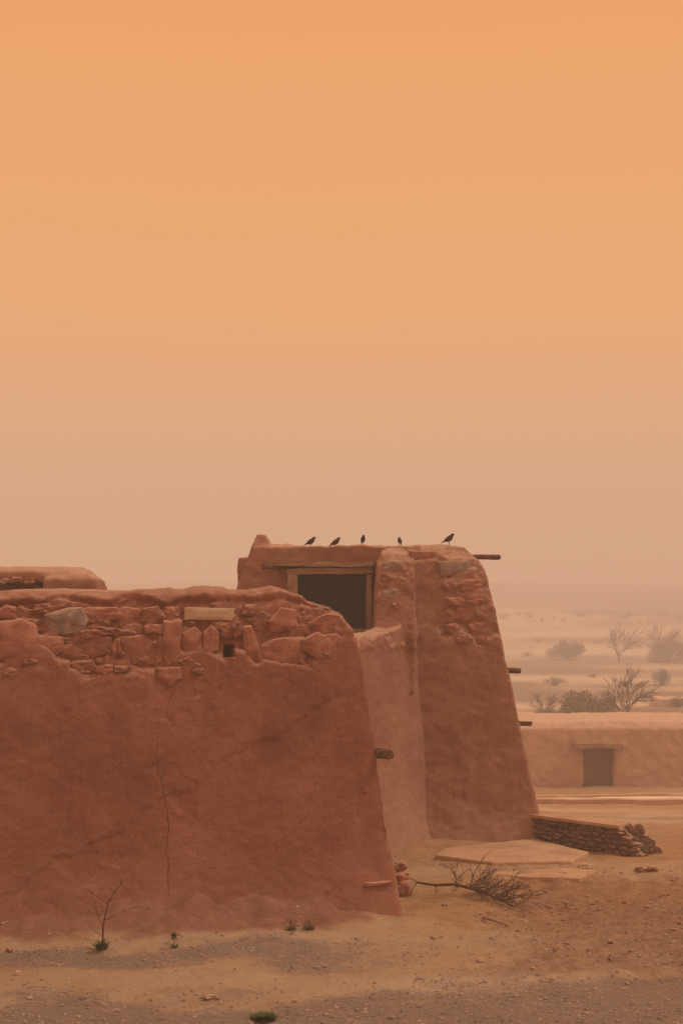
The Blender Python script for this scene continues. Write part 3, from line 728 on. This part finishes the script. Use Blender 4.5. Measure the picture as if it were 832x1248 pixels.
# ------------------------------------------------------------------ distant plants
def bush(px, py, w, h, label, name='bush', m='leaf_dry', cat='bush', nl=2200, group=None, tw=1.05):
    p = onground(px, py, 30); k = p.y/F; W, H = w*k/2*1.15, h*k*1.1
    t = thing(name, p, label, cat, group)
    mb = MB()
    for i in range(30):
        a = random.random()*6.28; e = random.uniform(.25,1)
        q = p+Vector((math.cos(a)*W*e*.9*tw, math.sin(a)*W*e*.9, H*random.uniform(.6,.98)*tw*math.sqrt(max(.1,1-.7*e*e))))
        mid = p.lerp(q,.5)+Vector((0,0,H*.12)); mb.tube([p-Vector((0,0,.1)), mid, q], [.03*W/2,.02*W/2,.008*W/2], 4)
    mb.build('branches', 'twig_pale', t)
    mb = MB(); cl = []
    for i in range(30):
        a = random.random()*6.28; e = random.random()**.6
        cl.append((p+Vector((math.cos(a)*W*e*.8, math.sin(a)*W*e*.8, H*(.12+.62*random.random()*math.sqrt(1-.7*e*e)))), random.uniform(.18,.32)))
    for i in range(nl):
        c, r = random.choice(cl); d = Vector([random.gauss(0,1) for _ in range(3)]).normalized()*r*random.random()**.4
        q = c+Vector((d.x*W, d.y*W, d.z*H*1.1)); s = min(W,H)*random.uniform(.025,.055)
        if q.z < p.z: q.z = p.z+.02
        u = Vector([random.gauss(0,1) for _ in range(3)]).normalized()*s; v = Vector([random.gauss(0,1) for _ in range(3)]).normalized()*s
        mb.add([q-u, q+v, q+u, q-v*.6], [(0,1,2,3)])
    mb.build('foliage', m, t, False)
def bare(px, py, w, h, label, lean=(0,0), kids=3, depth=3, thick=1, group=None, m='twig'):
    p = onground(px, py, 30); k = p.y/F; H = h*k
    t = thing('bare_tree', p, label, 'tree', group)
    mb = MB(); top = p+Vector((lean[0]*H, 0, H*.25)); r = .022*H*thick
    mb.tube([p-Vector((0,0,.2)), p+(top-p)*.5+Vector((.02*H,0,0)), top], [r*1.3, r, r*.8], 7); mb.build('trunk', m, t)
    mb = MB()
    for i in range(7):
        a = i*2.4+random.random(); s = w/h*.7
        grow(mb, top-Vector((0,0,random.random()*H*.2)), (math.cos(a)*s+lean[0], math.sin(a)*s*.5, random.uniform(.6,1)), H*.46, r*.6, depth-1, .55, kids, .2, ms=.003*H)
    mb.build('branches', m, t)
bush(690, 804, 44, 24, 'round dusty bush on the plain left of the bare trees', nl=3200)
bush(716, 879, 66, 38, 'wide pale bush behind the low adobe house', m='leaf_pale', nl=6500, tw=.9)
bush(806, 836, 26, 22, 'small upright bush at the middle distance near the right edge')
bush(675, 836, 34, 12, 'low flat scrub above the leaning twiggy shrub', nl=900)
bush(814, 808, 46, 30, 'dark spiky bush at the right edge of the plain', nl=4200)
bush(826, 862, 30, 14, 'low scrub at the right edge above the adobe house', nl=900)
bush(664, 878, 34, 18, 'low dusty bush beside the tower edge behind the adobe house', nl=2000, m='leaf_pale')
bush(762, 836, 22, 8, 'low scrub patch in the middle of the plain', nl=500, m='leaf_pale')
bush(722, 826, 18, 6, 'tiny scrub patch right of the flat scrub', nl=400, m='leaf_pale')
bush(642, 800, 16, 7, 'tiny scrub patch close to the tower edge', nl=400)
bush(795, 880, 26, 12, 'small scrub right of the leaning bare tree', nl=700, m='leaf_pale')
bush(738, 848, 20, 7, 'low scrub patch above the wide pale bush', nl=400)
bush(728, 784, 18, 5, 'tiny distant scrub between the round bush and the forked tree', nl=300)
bush(655, 782, 20, 5, 'tiny distant scrub near the pale far houses', nl=300)
bare(753, 806, 36, 46, 'bare tree with upright forked branches on the far plain')
bare(768, 880, 44, 66, 'bare tree leaning left behind the low adobe house', (-.08,0), thick=1, m='twig')
bare(806, 806, 36, 46, 'bare tree rising from the dark spiky bush at right')
bare(660, 872, 34, 32, 'small leaning bare shrub beside the tower edge', (.1,0), thick=.7)
random.seed(21)
FT = ['faint tree clump nearest the tower on the skyline','small faint clump second right of the tower on the skyline','faint clump just left of the pale far houses','faint clump just right of the pale far houses','wide faint clump in the middle of the skyline','small clump right of the widest middle clump','tall faint clump above the bare forked tree','small faint clump above the spiky bush','faint wide clump near the right end of the skyline','faint clump at the right end of the skyline']
for i, (px, w, h) in enumerate(((612,30,8),(631,12,5),(646,24,9),(686,10,5),(708,34,9),(741,12,6),(762,38,10),(787,10,5),(806,30,8),(829,18,9))):
    bush(px, (754,750,753,757,752,749,754,759,751,755)[i], w, h, FT[i], 'far_tree', cat='tree', nl=500, group='faint trees along the far skyline')
for px, py, w, h, lab in ((660,757,14,7,'pale far house with flat roof, leftmost on the skyline'),(675,755,8,9,'tall narrow pale far house on the skyline'),(779,760,16,7,'pale low far house towards the right on the skyline')):
    p = onground(px, py, 200); k = p.y/F; W = w*k; H = h*k
    t = thing('far_house', p, lab, 'house', 'pale houses on the skyline')
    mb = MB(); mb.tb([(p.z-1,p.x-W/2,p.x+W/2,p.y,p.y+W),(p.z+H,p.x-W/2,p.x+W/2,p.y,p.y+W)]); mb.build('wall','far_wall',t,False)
    mb = MB(); mb.box(p.x-W*.54,p.x+W*.54,p.y-.1,p.y+W+.1,p.z+H+.01,p.z+H+.3); mb.build('roof','far_wall',t,False)
    mb = MB(); mb.box(p.x-W*.1,p.x+W*.1,p.y-.05,p.y-.01,p.z,p.z+H*.5); mb.build('door','wood_dark',t,False)
a, b_ = onground(796,862,40), onground(836,862,40); mb = MB(); k = a.y/F
mb.tb([(a.z-.5,a.x,b_.x+3,a.y,a.y+2),(a.z+12*k,a.x+.1,b_.x+3,a.y+.1,a.y+1.8)])
o, _ = adobe('mud_wall', mb, .12, 3, dflt(.12,.05,.01,1), 'adobe_far', None); tag(o, 'small ruined mud wall at right behind the bushes', 'wall')

# ------------------------------------------------------------------ dust filled air
HZ = (.655,.378,.238); SG = .0040
mb = MB(); mb.box(-1600,1600,-120,1480,-30,14)
mm = bpy.data.materials.new('dusty_air'); mm.use_nodes = True; nt = mm.node_tree; nt.nodes.clear()
o_ = nt.nodes.new('ShaderNodeOutputMaterial'); ab = nt.nodes.new('ShaderNodeVolumeAbsorption'); ab.inputs['Color'].default_value = (0,0,0,1); ab.inputs['Density'].default_value = SG
em = nt.nodes.new('ShaderNodeEmission'); em.inputs['Color'].default_value = (*HZ,1); em.inputs['Strength'].default_value = SG  # added glow of the haze box, in place of light scattered by dust
ad = nt.nodes.new('ShaderNodeAddShader'); nt.links.new(ab.outputs[0], ad.inputs[0]); nt.links.new(em.outputs[0], ad.inputs[1]); nt.links.new(ad.outputs[0], o_.inputs['Volume'])
tag(mb.build('sky', mm, smooth=False), kind='structure')

# ------------------------------------------------------------------ world, sun, camera
SE, SR = math.radians(52), math.radians(97)
w = bpy.data.worlds.new('World'); S.world = w; w.use_nodes = True; nt = w.node_tree; N = nt.nodes; L = nt.links; N.clear()
out = N.new('ShaderNodeOutputWorld'); bg = N.new('ShaderNodeBackground'); L.new(bg.outputs[0], out.inputs[0])
tc = N.new('ShaderNodeTexCoord'); sx = N.new('ShaderNodeSeparateXYZ'); L.new(tc.outputs['Generated'], sx.inputs[0])
nz = N.new('ShaderNodeTexNoise'); nz.inputs['Scale'].default_value = 2.2; nz.inputs['Detail'].default_value = 3
mp = N.new('ShaderNodeMapping'); mp.inputs['Scale'].default_value = (1,1,4); L.new(tc.outputs['Generated'], mp.inputs[0]); L.new(mp.outputs[0], nz.inputs['Vector'])
ma = N.new('ShaderNodeMath'); ma.operation = 'MULTIPLY_ADD'; L.new(nz.outputs['Fac'], ma.inputs[0]); ma.inputs[1].default_value = .05; ma.inputs[2].default_value = -.025
m2 = N.new('ShaderNodeMath'); L.new(sx.outputs[2], m2.inputs[0]); L.new(ma.outputs[0], m2.inputs[1])
rp = N.new('ShaderNodeValToRGB'); cr = [(0,(.67,.39,.245)),(.04,(.685,.40,.25)),(.08,(.72,.41,.25)),(.135,(.79,.415,.215)),(.22,(.88,.415,.168)),(.38,(.88,.38,.138)),(.6,(.84,.44,.23)),(1,(.82,.54,.37))]
e = rp.color_ramp.elements
while len(e) < len(cr): e.new(.5)
for i, (p_, c) in enumerate(cr): e[i].position = p_; e[i].color = (*c,1)
L.new(m2.outputs[0], rp.inputs[0])
sk = N.new('ShaderNodeTexSky'); sk.sky_type = 'NISHITA'; sk.sun_disc = False; sk.sun_elevation = SE; sk.sun_rotation = SR; sk.dust_density = 8
sc = N.new('ShaderNodeVectorMath'); sc.operation = 'SCALE'; L.new(sk.outputs[0], sc.inputs[0]); sc.inputs['Scale'].default_value = .08
mx = N.new('ShaderNodeMixRGB'); mx.inputs[0].default_value = .03; L.new(rp.outputs[0], mx.inputs[1]); L.new(sc.outputs[0], mx.inputs[2])
L.new(mx.outputs[0], bg.inputs[0]); bg.inputs[1].default_value = 1.0
sl = bpy.data.lights.new('sun', 'SUN'); sl.energy = 1.4; sl.angle = math.radians(11); sl.color = (1,.84,.66)
so = bpy.data.objects.new('sun', sl); link(so)
sd = Vector((math.sin(SR)*math.cos(SE), math.cos(SR)*math.cos(SE), math.sin(SE)))
so.rotation_euler = sd.to_track_quat('Z', 'Y').to_euler()
cd = bpy.data.cameras.new('camera'); cd.sensor_fit = 'VERTICAL'; cd.sensor_height = 36; cd.sensor_width = 24; cd.lens = 50
cd.shift_y = (HY-624)/1248; cd.clip_end = 5000; cd.clip_start = .05
co = bpy.data.objects.new('camera', cd); link(co); co.location = CAM; co.rotation_euler = (math.radians(90),0,0)
S.camera = co
S.view_settings.view_transform = 'Standard'; S.view_settings.look = 'None'; S.view_settings.exposure = 0
